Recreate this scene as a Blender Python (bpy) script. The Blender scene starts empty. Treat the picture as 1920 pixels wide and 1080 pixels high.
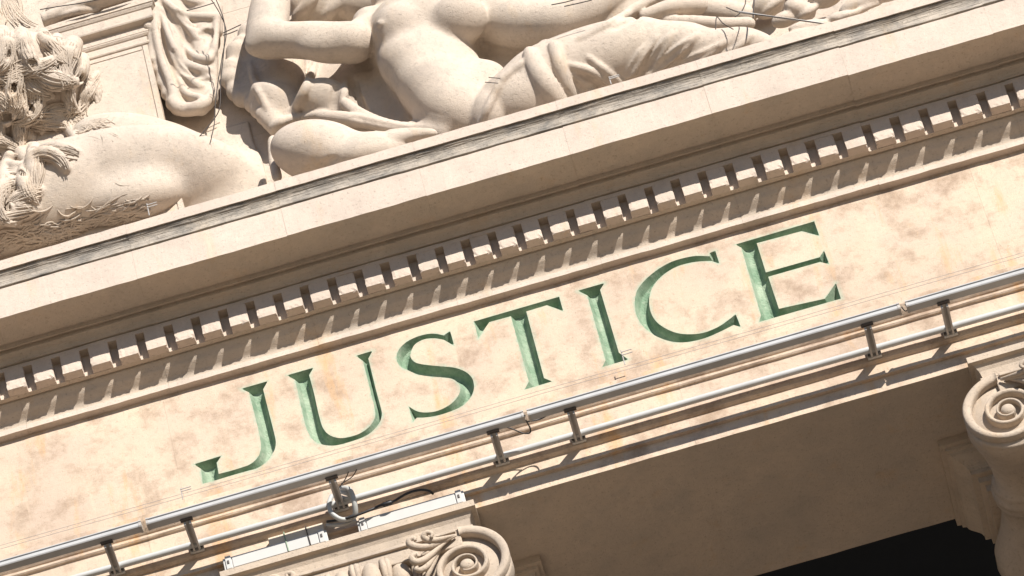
import bpy, bmesh, math, random
import numpy as np
from mathutils import Vector, Matrix
from mathutils.geometry import delaunay_2d_cdt

random.seed(7); rng = np.random.default_rng(7)
scene = bpy.context.scene
R = math.radians
# ------------------------------------------------------------------ camera
PXM = 387.0                      # photo pixels per metre at the frieze
FPX = 11500.0                    # focal length in photo pixels
DIST = FPX / PXM
ELEV, YAW, ROLL = R(45.0), R(-0.85), R(15.4)
TGT = Vector((0.0, -0.04, 1.30))
fwd = Vector((math.sin(YAW)*math.cos(ELEV), math.cos(YAW)*math.cos(ELEV), math.sin(ELEV)))
r0 = Vector((math.cos(YAW), -math.sin(YAW), 0)); u0 = r0.cross(fwd)
cr = math.cos(ROLL)*r0 - math.sin(ROLL)*u0
cu = math.sin(ROLL)*r0 + math.cos(ROLL)*u0
CAM = TGT - fwd*DIST
cd = bpy.data.cameras.new('camera'); cam = bpy.data.objects.new('camera', cd)
scene.collection.objects.link(cam); scene.camera = cam
m = Matrix.Identity(4)
for i in range(3):
    m[i][0] = cr[i]; m[i][1] = cu[i]; m[i][2] = -fwd[i]; m[i][3] = CAM[i]
cam.matrix_world = m
cd.sensor_width = 36.0; cd.lens = FPX/1920*36; cd.clip_start = 1; cd.clip_end = 6000
# ------------------------------------------------------------------ light
SUN = Vector((0.63, -1.0, 0.60)).normalized()          # towards the sun
elev = math.asin(SUN.z)
w = bpy.data.worlds.new('World'); scene.world = w; w.use_nodes = True
nt = w.node_tree; nt.nodes.clear()
sky = nt.nodes.new('ShaderNodeTexSky'); sky.sky_type = 'NISHITA'; sky.sun_disc = False
sky.sun_elevation = elev; sky.sun_rotation = math.atan2(SUN.x, SUN.y); sky.air_density = 1.0; sky.dust_density = 0.0; sky.ozone_density = 6.0
bg = nt.nodes.new('ShaderNodeBackground'); bg.inputs['Strength'].default_value = 0.058
wo = nt.nodes.new('ShaderNodeOutputWorld')
nt.links.new(sky.outputs[0], bg.inputs[0]); nt.links.new(bg.outputs[0], wo.inputs[0])
sd = bpy.data.lights.new('sun', 'SUN'); sun = bpy.data.objects.new('sun', sd); scene.collection.objects.link(sun)
sd.energy = 5.0; sd.angle = R(0.53); sd.color = (1.0, 0.94, 0.86)
sun.rotation_euler = (-SUN).to_track_quat('-Z', 'Y').to_euler(); sun.location = (8, -14, 10)
scene.view_settings.view_transform = 'Standard'; scene.view_settings.look = 'None'
scene.view_settings.gamma = 1.0; scene.view_settings.exposure = 0.60

# ------------------------------------------------------------------ layout helpers (building coordinates)
GROUND = CAM.z - 1.6
def P(px, py, p):
    """point of the building at protrusion p (= -y) that stands behind photo point px,py"""
    d = fwd + cr*((px-960)/FPX) + cu*((540-py)/FPX)
    t = (-p - CAM.y)/d.y
    return CAM + d*t
def X(px, py, p): return P(px, py, p).x

# ------------------------------------------------------------------ materials
def new_mat(name):
    mt = bpy.data.materials.new(name); mt.use_nodes = True
    t = mt.node_tree; b = t.nodes['Principled BSDF']
    return mt, t, b
def noise(t, pos, scale, detail=4, rough=.55, stretch=None):
    n = t.nodes.new('ShaderNodeTexNoise'); n.inputs['Scale'].default_value = scale
    n.inputs['Detail'].default_value = detail; n.inputs['Roughness'].default_value = rough
    if stretch:
        mp = t.nodes.new('ShaderNodeMapping'); mp.inputs['Scale'].default_value = stretch
        t.links.new(pos, mp.inputs['Vector']); pos = mp.outputs[0]
    t.links.new(pos, n.inputs['Vector']); return n.outputs['Fac']
def ramp(t, fac, lo, hi):
    r = t.nodes.new('ShaderNodeMapRange'); r.inputs['From Min'].default_value = lo; r.inputs['From Max'].default_value = hi
    t.links.new(fac, r.inputs['Value']); return r.outputs[0]
def mix(t, fac, a, b):
    x = t.nodes.new('ShaderNodeMix'); x.data_type = 'RGBA'
    if isinstance(fac, float): x.inputs['Factor'].default_value = fac
    else: t.links.new(fac, x.inputs['Factor'])
    for s, v in (('A', a), ('B', b)):
        i = [k for k in x.inputs if k.name == s and k.type == 'RGBA'][0]
        if isinstance(v, tuple): i.default_value = (*v, 1)
        else: t.links.new(v, i)
    return [k for k in x.outputs if k.type == 'RGBA'][0]
def mul(t, a, k):
    x = t.nodes.new('ShaderNodeMath'); x.operation = 'MULTIPLY'; t.links.new(a, x.inputs[0])
    if isinstance(k, (int, float)): x.inputs[1].default_value = k
    else: t.links.new(k, x.inputs[1])
    return x.outputs[0]
def stone(name, base, pink, stain, grey, g_lo=.50, g_hi=.72, s_lo=.58, s_hi=.76, bump=.5, grain=190, crust=None, paint=None, gscale=4.5, gamt=.7, pit=.5):
    mt, t, b = new_mat(name)
    pos = t.nodes.new('ShaderNodeNewGeometry').outputs['Position']
    c = mix(t, ramp(t, noise(t, pos, 2.3, 6, .6), .35, .65), base, pink)
    c = mix(t, mul(t, ramp(t, noise(t, pos, 1.1, 7, .68), .42, .62), .30), c, grey)                   # broad weathering
    c = mix(t, mul(t, ramp(t, noise(t, pos, gscale, 9, .72), g_lo, g_hi), gamt), c, grey)             # cloudy dirt with frayed edges
    st = noise(t, pos, 2.6, 7, .66, (2.2, 2.2, .45))
    c = mix(t, mul(t, ramp(t, st, s_lo, s_hi), .75), c, stain)                                        # rusty run-down stains
    st2 = noise(t, pos, 5.0, 6, .6, (3.2, 3.2, .35))
    c = mix(t, mul(t, ramp(t, st2, .58, .78), .40), c, tuple(min(.8, v*1.22) for v in base))          # pale washed runs
    lt = noise(t, pos, 3.3, 8, .7)
    c = mix(t, mul(t, ramp(t, lt, .56, .74), .45), c, tuple(min(.8, v*1.20) for v in base))
    sp = noise(t, pos, 75, 4, .7)
    c = mix(t, mul(t, ramp(t, sp, .57, .72), pit), c, tuple(v*.42 for v in base))                     # pits and specks
    sp2 = noise(t, pos, 24, 6, .7)
    c = mix(t, mul(t, ramp(t, sp2, .48, .72), .30), c, tuple(v*.66 for v in base))
    if crust:
        cr_ = noise(t, pos, 7.0, 9, .74, (1.0, 1.7, 1.7))
        c = mix(t, mul(t, ramp(t, cr_, .42, .64), .8), c, crust)
    if paint:
        at = t.nodes.new('ShaderNodeAttribute'); at.attribute_name = 'paint'
        n2 = ramp(t, noise(t, pos, 26, 6, .65), .32, .60)
        c = mix(t, mul(t, mul(t, at.outputs['Fac'], n2), .85), c, paint)
    t.links.new(c, b.inputs['Base Color'])
    b.inputs['Roughness'].default_value = .95; b.inputs['Specular IOR Level'].default_value = .1
    bp = t.nodes.new('ShaderNodeBump'); bp.inputs['Strength'].default_value = bump; bp.inputs['Distance'].default_value = .005
    h = t.nodes.new('ShaderNodeMath'); h.operation = 'ADD'
    t.links.new(noise(t, pos, grain, 5, .7), h.inputs[0])
    h2 = t.nodes.new('ShaderNodeMath'); h2.operation = 'SUBTRACT'
    t.links.new(mul(t, noise(t, pos, 30, 6, .7), 1.0), h2.inputs[0]); t.links.new(mul(t, ramp(t, sp, .58, .70), .6), h2.inputs[1])
    t.links.new(h2.outputs[0], h.inputs[1])
    t.links.new(h.outputs[0], bp.inputs['Height']); t.links.new(bp.outputs[0], b.inputs['Normal'])
    return mt
BASE = (.58, .465, .36)
M = {}
M['stone'] = stone('limestone', BASE, (.57, .455, .365), (.58, .39, .25), (.40, .335, .28))
M['frieze'] = stone('frieze_limestone', (.62, .50, .38), (.58, .465, .375), (.58, .36, .185), (.34, .25, .185), g_lo=.49, g_hi=.65, s_lo=.56, s_hi=.68, bump=.5, paint=(.36, .46, .36), gscale=4.4, gamt=.85)
M['corona'] = stone('corona_limestone', (.58, .49, .415), (.555, .465, .395), (.56, .41, .27), (.44, .375, .32), bump=.4)
M['crust'] = stone('weathered_limestone', (.50, .44, .37), (.46, .41, .35), (.48, .38, .27), (.33, .30, .27), bump=.7, crust=(.17, .163, .155))
M['statue'] = stone('carved_limestone', (.60, .515, .425), (.58, .49, .41), (.58, .43, .28), (.44, .385, .335), g_lo=.50, bump=.7, grain=210, gscale=6, pit=.22)
M['mane'] = stone('mane_limestone', (.57, .475, .38), (.55, .46, .37), (.55, .40, .26), (.38, .335, .295), g_lo=.42, bump=.8)
M['soffit'] = stone('soffit_limestone', (.54, .45, .36), (.50, .425, .35), (.52, .38, .25), (.38, .335, .285), g_lo=.50, g_hi=.72, bump=.5, gamt=.5)
M['mortar'] = stone('mortar', (.50, .43, .35), (.48, .41, .33), (.45, .36, .27), (.38, .34, .29))
M['capital'] = stone('capital_limestone', (.52, .43, .34), (.50, .415, .33), (.50, .36, .23), (.36, .305, .255), g_lo=.46, bump=.6)
M['ground'] = stone('plaza_stone', (.26, .21, .155), (.245, .20, .155), (.26, .20, .14), (.21, .175, .14), bump=.2)
def plain(name, col, rough=.5, metal=0., var=.25, bump=0.):
    mt, t, b = new_mat(name)
    pos = t.nodes.new('ShaderNodeNewGeometry').outputs['Position']
    c = mix(t, mul(t, ramp(t, noise(t, pos, 9, 5, .6), .4, .75), var), col, tuple(v*.45 for v in col))
    t.links.new(c, b.inputs['Base Color']); b.inputs['Roughness'].default_value = rough; b.inputs['Metallic'].default_value = metal
    if bump:
        bp = t.nodes.new('ShaderNodeBump'); bp.inputs['Strength'].default_value = bump; bp.inputs['Distance'].default_value = .003
        t.links.new(noise(t, pos, 45, 4, .6), bp.inputs['Height']); t.links.new(bp.outputs[0], b.inputs['Normal'])
    return mt
def letter_paint():
    mt, t, b = new_mat('green_letter_paint')
    pos = t.nodes.new('ShaderNodeNewGeometry').outputs['Position']
    c = mix(t, ramp(t, noise(t, pos, 9, 7, .68), .38, .64), (.17, .262, .178), (.325, .40, .30))
    c = mix(t, mul(t, ramp(t, noise(t, pos, 34, 6, .7), .58, .72), .5), c, (.54, .53, .43))
    c = mix(t, mul(t, ramp(t, noise(t, pos, 60, 5, .7), .58, .72), .4), c, (.09, .13, .09))
    t.links.new(c, b.inputs['Base Color']); b.inputs['Roughness'].default_value = .85; b.inputs['Specular IOR Level'].default_value = .15
    bp = t.nodes.new('ShaderNodeBump'); bp.inputs['Strength'].default_value = .7; bp.inputs['Distance'].default_value = .005
    t.links.new(noise(t, pos, 55, 6, .65), bp.inputs['Height']); t.links.new(bp.outputs[0], b.inputs['Normal'])
    return mt
M['green'] = letter_paint()
M['alu'] = plain('grey_aluminium', (.45, .455, .46), .7, 0., .3)
M['channel'] = plain('dark_grey_channel', (.13, .135, .14), .5, .2)
M['dark_metal'] = plain('dark_metal', (.10, .09, .085), .5, .5)
M['steel'] = plain('galvanised_bracket', (.46, .44, .42), .55, .2, .45)
M['pipe'] = plain('pale_grey_conduit', (.50, .51, .51), .55, 0., .25)
M['white'] = plain('white_trunking', (.50, .49, .47), .5, 0, .12)
M['cream'] = plain('cream_box', (.62, .53, .42), .6)
M['black'] = plain('black_cable', (.015, .015, .017), .5)
M['grey_cable'] = plain('grey_hose', (.42, .43, .42), .5)
M['wire'] = plain('rusty_wire', (.06, .05, .045), .6, .3)
M['dark'] = plain('portico_shade_black', (.008, .012, .018), .8)  # near-black colour paints the portico's deep shade onto its ceiling and rear wall

# ------------------------------------------------------------------ mesh helpers
def mesh_obj(name, verts, faces, mat, parent=None, smooth=False):
    me = bpy.data.meshes.new(name); me.from_pydata([tuple(v) for v in verts], [], [tuple(f) for f in faces]); me.update()
    mats = mat if isinstance(mat, list) else [mat]
    for k in mats: me.materials.append(k)
    if smooth: me.polygons.foreach_set('use_smooth', [True]*len(me.polygons))
    o = bpy.data.objects.new(name, me); scene.collection.objects.link(o)
    if parent: o.parent = parent
    return o
def thing(name, label, cat, loc=(0, 0, 0), group=None):
    o = bpy.data.objects.new(name, None); scene.collection.objects.link(o); o.location = loc
    o.empty_display_size = .1
    tag(o, label, cat, group); return o
def tag(o, label=None, cat=None, group=None, kind=None):
    if label: o['label'] = label
    if cat: o['category'] = cat
    if group: o['group'] = group
    if kind: o['kind'] = kind
    return o
class MB:
    def __init__(s): s.v = []; s.f = []
    def add(s, v, f):
        n = len(s.v); s.v += [tuple(q) for q in v]; s.f += [tuple(i+n for i in q) for q in f]; return s
    def box(s, x0, x1, y0, y1, z0, z1, bev=0.):
        bm = bmesh.new(); bmesh.ops.create_cube(bm, size=1)
        for q in bm.verts: q.co = Vector(((x0+x1)/2+q.co.x*(x1-x0), (y0+y1)/2+q.co.y*(y1-y0), (z0+z1)/2+q.co.z*(z1-z0)))
        if bev: bmesh.ops.bevel(bm, geom=bm.edges[:], offset=bev, segments=2, affect='EDGES', profile=.5)
        bm.verts.index_update()
        s.add([q.co[:] for q in bm.verts], [[q.index for q in f.verts] for f in bm.faces]); bm.free(); return s
    def tube(s, pts, rad, n=8, caps=True):
        pts = [Vector(q) for q in pts]; k = len(pts); rad = rad if isinstance(rad, (list, tuple)) else [rad]*k
        tan = [(pts[min(i+1, k-1)]-pts[max(i-1, 0)]).normalized() for i in range(k)]
        a = tan[0].orthogonal().normalized(); V = []; F = []
        for i in range(k):
            a = (a - tan[i]*a.dot(tan[i])).normalized(); b = tan[i].cross(a)
            V += [pts[i]+(a*math.cos(2*math.pi*j/n)+b*math.sin(2*math.pi*j/n))*rad[i] for j in range(n)]
        for i in range(k-1):
            for j in range(n):
                F.append((i*n+j, i*n+(j+1) % n, (i+1)*n+(j+1) % n, (i+1)*n+j))
        if caps: F += [tuple(range(n))[::-1], tuple((k-1)*n+j for j in range(n))]
        return s.add(V, F)
    def lathe(s, prof, c, axis='z', n=32):
        V = []; F = []; k = len(prof)
        for i in range(n):
            a = 2*math.pi*i/n
            for r, h in prof:
                if axis == 'z': V.append((c[0]+r*math.cos(a), c[1]+r*math.sin(a), c[2]+h))
                else: V.append((c[0]+r*math.cos(a), c[1]+h, c[2]+r*math.sin(a)))
        for i in range(n):
            for j in range(k-1):
                a, b = i*k+j, ((i+1) % n)*k+j
                F.append((a, b, b+1, a+1) if axis == 'z' else (a, a+1, b+1, b))
        return s.add(V, F)
    def build(s, name, mat, parent=None, smooth=False): return mesh_obj(name, s.v, s.f, mat, parent, smooth)
def crom(pts, sub=6, closed=False):
    """Catmull-Rom through points (any dimension)"""
    q = np.array(pts, float); n = len(q); out = []
    if n < 3 and not closed: return [tuple(a) for a in np.linspace(q[0], q[-1], sub+1)]
    for i in range(n if closed else n-1):
        p0 = q[i-1] if (i or closed) else q[0]; p1 = q[i]; p2 = q[(i+1) % n]; p3 = q[(i+2) % n] if (closed or i+2 < n) else q[-1]
        for k in range(sub):
            t = k/sub
            out.append(tuple(.5*((2*p1)+(-p0+p2)*t+(2*p0-5*p1+4*p2-p3)*t*t+(-p0+3*p1-3*p2+p3)*t**3)))
    if not closed: out.append(tuple(q[-1]))
    return out
def extrude_profile(prof, x0, x1, seg=1, jitter=0.):
    """closed polygon of (p,z) swept along x"""
    n = len(prof); V = []; F = []; k = seg+1
    for i in range(k):
        x = x0+(x1-x0)*i/seg
        for p, z in prof:
            V.append((x, -p + (rng.normal()*jitter if jitter else 0), z + (rng.normal()*jitter if jitter else 0)))
    for i in range(seg):
        for j in range(n):
            F.append((i*n+j, i*n+(j+1) % n, (i+1)*n+(j+1) % n, (i+1)*n+j))
    F += [tuple(range(n))[::-1], tuple((k-1)*n+j for j in range(n))]
    return V, F
def worn(V, n, amp, calm=()):
    """slow irregular wander of each arris of a swept profile (n points per station)"""
    ph = rng.random((n, 6))*6.28; out = []
    for i, q in enumerate(V):
        a = ph[i % n]; x = q[0]
        dy = math.sin(x*9+a[0])+.7*math.sin(x*23+a[1])+.5*math.sin(x*61+a[2]); dz = math.sin(x*11+a[3])+.7*math.sin(x*27+a[4])+.5*math.sin(x*53+a[5])
        am = amp*.08 if (i % n) in calm else amp
        out.append((x, q[1]+am*dy, q[2]+am*dz))
    return out
def inset(prof, d):
    """polygon moved inwards by d"""
    q = np.array(prof, float); n = len(q)
    area = sum(q[i][0]*q[(i+1) % n][1]-q[(i+1) % n][0]*q[i][1] for i in range(n))
    sg = 1 if area > 0 else -1; out = []
    for i in range(n):
        e1 = q[i]-q[i-1]; e2 = q[(i+1) % n]-q[i]
        n1 = sg*np.array((-e1[1], e1[0]))/np.linalg.norm(e1); n2 = sg*np.array((-e2[1], e2[0]))/np.linalg.norm(e2)
        b = n1+n2; b /= max(.5, b.dot(n1)); out.append(tuple(q[i]+b*d))
    return out

# ================================================================== setting
g = 400.0
ground = mesh_obj('ground', [(-g*8, -g*8, GROUND), (g*8, -g*8, GROUND), (g*8, g*8, GROUND), (-g*8, g*8, GROUND)], [(0, 1, 2, 3)], M['ground'])
tag(ground, kind='structure')

# ================================================================== the courthouse
XL, XR = -5.2, 5.6
house = thing('courthouse', 'pale limestone classical courthouse front with carved green lettering and dentil cornice', 'building', (0, 4, GROUND))
def hpart(name, v, f, mat, parent=None, smooth=False):
    o = mesh_obj(name, v, f, mat, None, smooth); par = parent or house
    o.parent = par; o.matrix_parent_inverse = Matrix.Translation(-Vector((0, 4, GROUND)))
    if parent: o.matrix_parent_inverse = Matrix.Identity(4)
    return o
# --- cornice
def smoothp(pts, sub=4): return crom(pts, sub)
cyma_low = smoothp([(.030, 1.321), (.031, 1.339), (.040, 1.357), (.060, 1.374), (.076, 1.388), (.088, 1.404), (.098, 1.416), (.104, 1.424)])
bed = smoothp([(.192, 1.594), (.196, 1.604), (.210, 1.619), (.234, 1.629)])
sima = smoothp([(.462, 1.859), (.462, 1.874), (.464, 1.891), (.470, 1.907), (.481, 1.918), (.487, 1.924)])
prof = [(-.30, 1.287), (.042, 1.287), (.042, 1.318)] + cyma_low + [(.104, 1.436), (.112, 1.4325), (.135, 1.4331), (.135, 1.562), (.186, 1.562), (.186, 1.587), (.176, 1.589), (.176, 1.595)] \
    + bed + [(.236, 1.652), (.256, 1.652), (.258, 1.638), (.263, 1.637), (.265, 1.660), (.399, 1.660), (.403, 1.652), (.456, 1.652), (.456, 1.850), (.449, 1.852), (.449, 1.8575)] + sima + [(.487, 1.935), (.500, 1.931), (.500, 1.996), (.486, 2.002), (-.04, 2.020), (-.30, 2.021)]
core = inset(prof, .0025)
v, f = extrude_profile(core, XL+.004, XR-.004)
cornice = hpart('cornice', v, f, M['mortar'])
jx = [X(a, b, .456) for a, b in ((258, 524), (539, 443), (800, 369), (1070, 290), (1335, 213), (1590, 139), (1862, 61))]
stp = (jx[-1]-jx[0])/6
jx = [jx[0]-stp*k for k in (4, 3, 2, 1)] + jx + [jx[-1]+stp*k for k in (1, 2, 3)]
n_prof = len(prof)
i_c0 = prof.index((.456, 1.850)); i_c1 = prof.index((.487, 1.935)); i_cor = prof.index((.456, 1.652)); i_dent = (prof.index((.135, 1.4331)), prof.index((.186, 1.562)))
for a, b in zip(jx[:-1], jx[1:]):
    if b < XL or a > XR: continue
    dy = rng.normal()*.0008; dz = rng.normal()*.0008
    seg = 40
    v, f = extrude_profile(prof, a+.0004, b-.0004, seg, 0.); v = worn(v, n_prof, .0007, range(3, 3+len(cyma_low)+2))
    v = [(q[0], q[1]+dy, q[2]+dz) for q in v]
    o = hpart('cornice_block', v, f, [M['soffit'], M['crust'], M['corona']], cornice)
    for k, pl in enumerate(o.data.polygons[:seg*n_prof]):
        j = k % n_prof
        pl.material_index = 1 if i_c0 <= j < i_c1+1 else (2 if (i_cor <= j < i_c0 or j > i_c1 or j < 3 or j in i_dent) else 0)
# dentils: gaps read along the course
gp = [(55, 711), (108, 696), (161, 680), (214.5, 665), (266, 650), (319, 634), (370, 620), (421, 604), (473, 589), (524, 574), (575, 559), (625.5, 544), (676, 529),
      (726.7, 515), (776.7, 500), (828, 485), (876.7, 470), (926.7, 456), (975, 442), (1023, 428), (1073, 413), (1121.7, 398), (1170, 384), (1220, 369), (1270, 354), (1320, 339), (1370, 324),
      (1421.7, 309), (1471.7, 294), (1521.7, 279), (1573, 264), (1626.7, 248), (1680, 233), (1733, 217), (1786.7, 201), (1841.7, 185), (1895, 169)]
gx = [X(a, b, .186) for a, b in gp]
while gx[0] > XL+.3: gx.insert(0, gx[0]-.138)
while gx[-1] < XR-.3: gx.append(gx[-1]+.138)
GW = .043
def dentil_mesh():
    bm = bmesh.new(); bmesh.ops.create_cube(bm, size=1)
    for q in bm.verts: q.co = Vector((q.co.x*.09, -.16025+q.co.y*.0515, 1.49785+q.co.z*.1293))
    bmesh.ops.subdivide_edges(bm, edges=bm.edges[:], cuts=5, use_grid_fill=True)
    for q in bm.verts:
        e = (abs(abs(q.co.x)-.045) < 1e-4)+(abs(q.co.y+.186) < 1e-4)+(abs(q.co.z-1.4332) < 1e-4)
        if e >= 2 and q.co.y < -.15: q.co += Vector((-math.copysign(1, q.co.x)*(abs(abs(q.co.x)-.045) < 1e-4), 1.*(abs(q.co.y+.186) < 1e-4), 1.*(abs(q.co.z-1.4332) < 1e-4)))*abs(rng.normal())*.0022*e/2
        elif e == 1: q.co += Vector((0, rng.normal()*.0004, 0))
    me = bpy.data.meshes.new('dentil'); bm.to_mesh(me); bm.free(); me.materials.append(M['corona']); return me
dms = [dentil_mesh() for _ in range(9)]
for i, (a, b) in enumerate(zip(gx[:-1], gx[1:])):
    o = bpy.data.objects.new('dentil', dms[int(rng.integers(9))]); scene.collection.objects.link(o); o.parent = cornice
    wdt = (b-a)-GW+rng.normal()*.0015
    o.location = ((a+b)/2+rng.normal()*.0012, rng.normal()*.0012-.0005, rng.normal()*.0008); o.scale = (wdt/.09, 1, 1)
# --- frieze with V-cut letters
L = {}
def sc(o, s, pts): return [(o[0]+a[0]/s, o[1]+a[1]/s, len(a) > 2) for a in pts]
L['J'] = sc((340, 690), 4.5, [(505, 175, 1), (730, 110, 1), (690, 180, 1), (745, 400), (788, 570), (797, 640), (780, 705), (720, 790), (640, 845), (560, 868), (430, 905), (300, 945, 1), (180, 978, 1), (165, 850, 1), (105, 812, 1), (340, 740, 1), (298, 800, 1), (315, 893, 1), (400, 872), (500, 842), (580, 812), (640, 760), (670, 690), (668, 620), (640, 480), (570, 205, 1)])
L['U'] = sc((520, 640), 4.5, [(80, 287, 1), (305, 222, 1), (268, 285, 1), (310, 440), (350, 620), (385, 730), (440, 790), (520, 815), (600, 808), (700, 775), (780, 715), (820, 650), (825, 590), (800, 480), (722, 165, 1), (662, 122, 1), (803, 80, 1), (768, 145, 1), (830, 400), (873, 560), (882, 620), (860, 690), (800, 760), (720, 810), (600, 852), (500, 877), (420, 878), (345, 860), (295, 825), (255, 760), (232, 690), (150, 325, 1)])
L['S'] = sc((710, 600), 4.5, [(250, 425), (330, 460), (430, 476), (540, 485), (620, 497), (672, 535), (688, 590), (660, 655), (600, 715), (500, 765), (400, 780), (320, 768), (250, 725, 1), (290, 860, 1), (322, 824, 1), (400, 822), (500, 805), (600, 774), (700, 728), (765, 668), (800, 600), (803, 540), (785, 485), (730, 435), (640, 402), (520, 390), (400, 378), (320, 362), (280, 332), (268, 290), (295, 220), (340, 182), (400, 159), (480, 155), (552, 168, 1), (638, 218, 1), (603, 92, 1), (550, 130, 1), (480, 116), (400, 120), (300, 150), (215, 200), (165, 260), (150, 315), (163, 370), (195, 400)])
L['T'] = sc((860, 520), 4.5, [(128, 372, 1), (848, 163, 1), (882, 285, 1), (745, 235, 1), (570, 288, 1), (720, 850, 1), (790, 878, 1), (555, 948, 1), (592, 880, 1), (440, 328, 1), (258, 378, 1), (165, 515, 1)])
L['I'] = sc((1040, 500), 5.4, [(232, 243, 1), (505, 165, 1), (460, 235, 1), (650, 870, 1), (745, 940, 1), (480, 1018, 1), (515, 950, 1), (330, 290, 1)])
L['C'] = sc((1170, 440), 4.5, [(770, 135, 1), (805, 245, 1), (740, 222, 1), (650, 225), (560, 237), (450, 268), (350, 325), (270, 400), (225, 480), (212, 560), (225, 650), (270, 730), (350, 790), (450, 830), (560, 840), (680, 825), (800, 775), (880, 720), (943, 670, 1), (985, 780, 1), (925, 762, 1), (820, 815), (700, 867), (600, 895), (500, 909), (400, 902), (300, 870), (220, 825), (150, 760), (105, 680), (90, 590), (100, 500), (130, 440), (190, 370), (280, 297), (380, 238), (480, 203), (600, 180), (722, 182, 1), (722, 155, 1)])
L['E'] = sc((1360, 390), 4.5, [(82, 308, 1), (750, 112, 1), (793, 235, 1), (645, 195, 1), (265, 297, 1), (342, 543, 1), (795, 415, 1), (833, 358, 1), (877, 475, 1), (800, 455, 1), (362, 580, 1), (452, 850, 1), (840, 765, 1), (933, 632, 1), (975, 765, 1), (285, 962, 1), (300, 905, 1), (135, 335, 1)])
def outline(pts):
    """pixel outline -> (x,z) on the frieze plane, corners kept, smooth runs splined, edges resampled"""
    k0 = next((i for i, q in enumerate(pts) if q[2]), 0); pts = pts[k0:]+pts[:k0]+[pts[k0]]
    w3 = [P(a, b, 0) for a, b, c in pts]; runs = []; cur = [(w3[0].x, w3[0].z)]
    for i in range(1, len(pts)):
        cur.append((w3[i].x, w3[i].z))
        if pts[i][2] or i == len(pts)-1: runs.append(cur); cur = [cur[-1]]
    out = []
    for r in runs:
        c = crom(r, 5) if len(r) > 2 else r
        c = [np.array(q) for q in c]
        for a, b in zip(c[:-1], c[1:]):
            n = max(1, int(np.linalg.norm(b-a)/.007))
            out += [tuple(a+(b-a)*k/n) for k in range(n)]
    return out
def seg_dist(pt, poly):
    a = np.array(poly); b = np.roll(a, -1, 0); d = b-a; out = np.full(len(pt), 9.)
    for i in range(len(a)):
        ap = pt-a[i]; t = np.clip((ap@d[i])/max(1e-12, d[i]@d[i]), 0, 1)
        out = np.minimum(out, np.linalg.norm(ap-t[:, None]*d[i], axis=1))
    return out
def inside(pt, poly):
    a = np.array(poly); b = np.roll(a, -1, 0); r = np.zeros(len(pt), bool)
    for i in range(len(a)):
        c = (a[i, 1] > pt[:, 1]) != (b[i, 1] > pt[:, 1])
        with np.errstate(divide='ignore', invalid='ignore'):
            xx = (b[i, 0]-a[i, 0])*(pt[:, 1]-a[i, 1])/(b[i, 1]-a[i, 1])+a[i, 0]
        r ^= c & (pt[:, 0] < xx)
    return r
FZ0, FZ1 = .40, 1.2866
fj = [XL, X(312, 780, 0), X(1848, 400, 0), XR]
frz = hpart('frieze', *(lambda q: (q.v, q.f))(MB().box(XL+.01, XR-.01, .06, .30, FZ0+.002, FZ1-.002)), M['mortar'])
outs = {k: outline(q) for k, q in L.items()}
for bi in range(3):
    a, b = fj[bi]+.0003, fj[bi+1]-.0003
    pts = [(a, FZ0), (b, FZ0), (b, FZ1), (a, FZ1)]; edges = [(0, 1), (1, 2), (2, 3), (3, 0)]; at = [0., 0, 0, 0]
    ins = [o for o in outs.values() if a < o[0][0] < b]
    for o in ins:
        n = len(pts); pts += o; at += [1.]*len(o)
        edges += [(n+i, n+(i+1) % len(o)) for i in range(len(o))]
    if ins:
        gxs = np.arange(a+.012, b, .012); gzs = np.arange(.46, 1.28, .012)
        gg = np.array([(x, z) for x in gxs for z in gzs]); d = np.full(len(gg), 9.)
        for o in ins:
            bb = np.array(o); s = (gg[:, 0] > bb[:, 0].min()-.05) & (gg[:, 0] < bb[:, 0].max()+.05)
            dd = seg_dist(gg[s], o); dd[inside(gg[s], o)] = 0; d[s] = np.minimum(d[s], dd)
        s = (d > .006) & (d < .06)
        pts += [tuple(q) for q in gg[s]]; at += list(np.clip(1-d[s]/.022, 0, 1))
    r = delaunay_2d_cdt([Vector(q) for q in pts], edges, [], 0, 1e-6)
    cen = np.array([np.mean([r[0][i][:] for i in t], 0) for t in r[2]]); keep = np.ones(len(cen), bool)
    for o in ins: keep &= ~inside(cen, o)
    V = [(q.x, 0., q.y) for q in r[0]]; nv = len(V)
    F = [tuple(t) for t, k in zip(r[2], keep) if k]
    V += [(a, 0, FZ0), (b, 0, FZ0), (b, 0, FZ1), (a, 0, FZ1), (a, .0595, FZ0), (b, .0595, FZ0), (b, .0595, FZ1), (a, .0595, FZ1)]
    for i in range(4): F.append((nv+i, nv+4+i, nv+4+(i+1) % 4, nv+(i+1) % 4))
    o = hpart('frieze_block', V, F, M['frieze'], frz)
    att = o.data.attributes.new('paint', 'FLOAT', 'POINT')
    val = [0.]*len(V)
    for i, org in enumerate(r[3]): val[i] = max([at[k] for k in org] or [0.])
    att.data.foreach_set('value', val)
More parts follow.
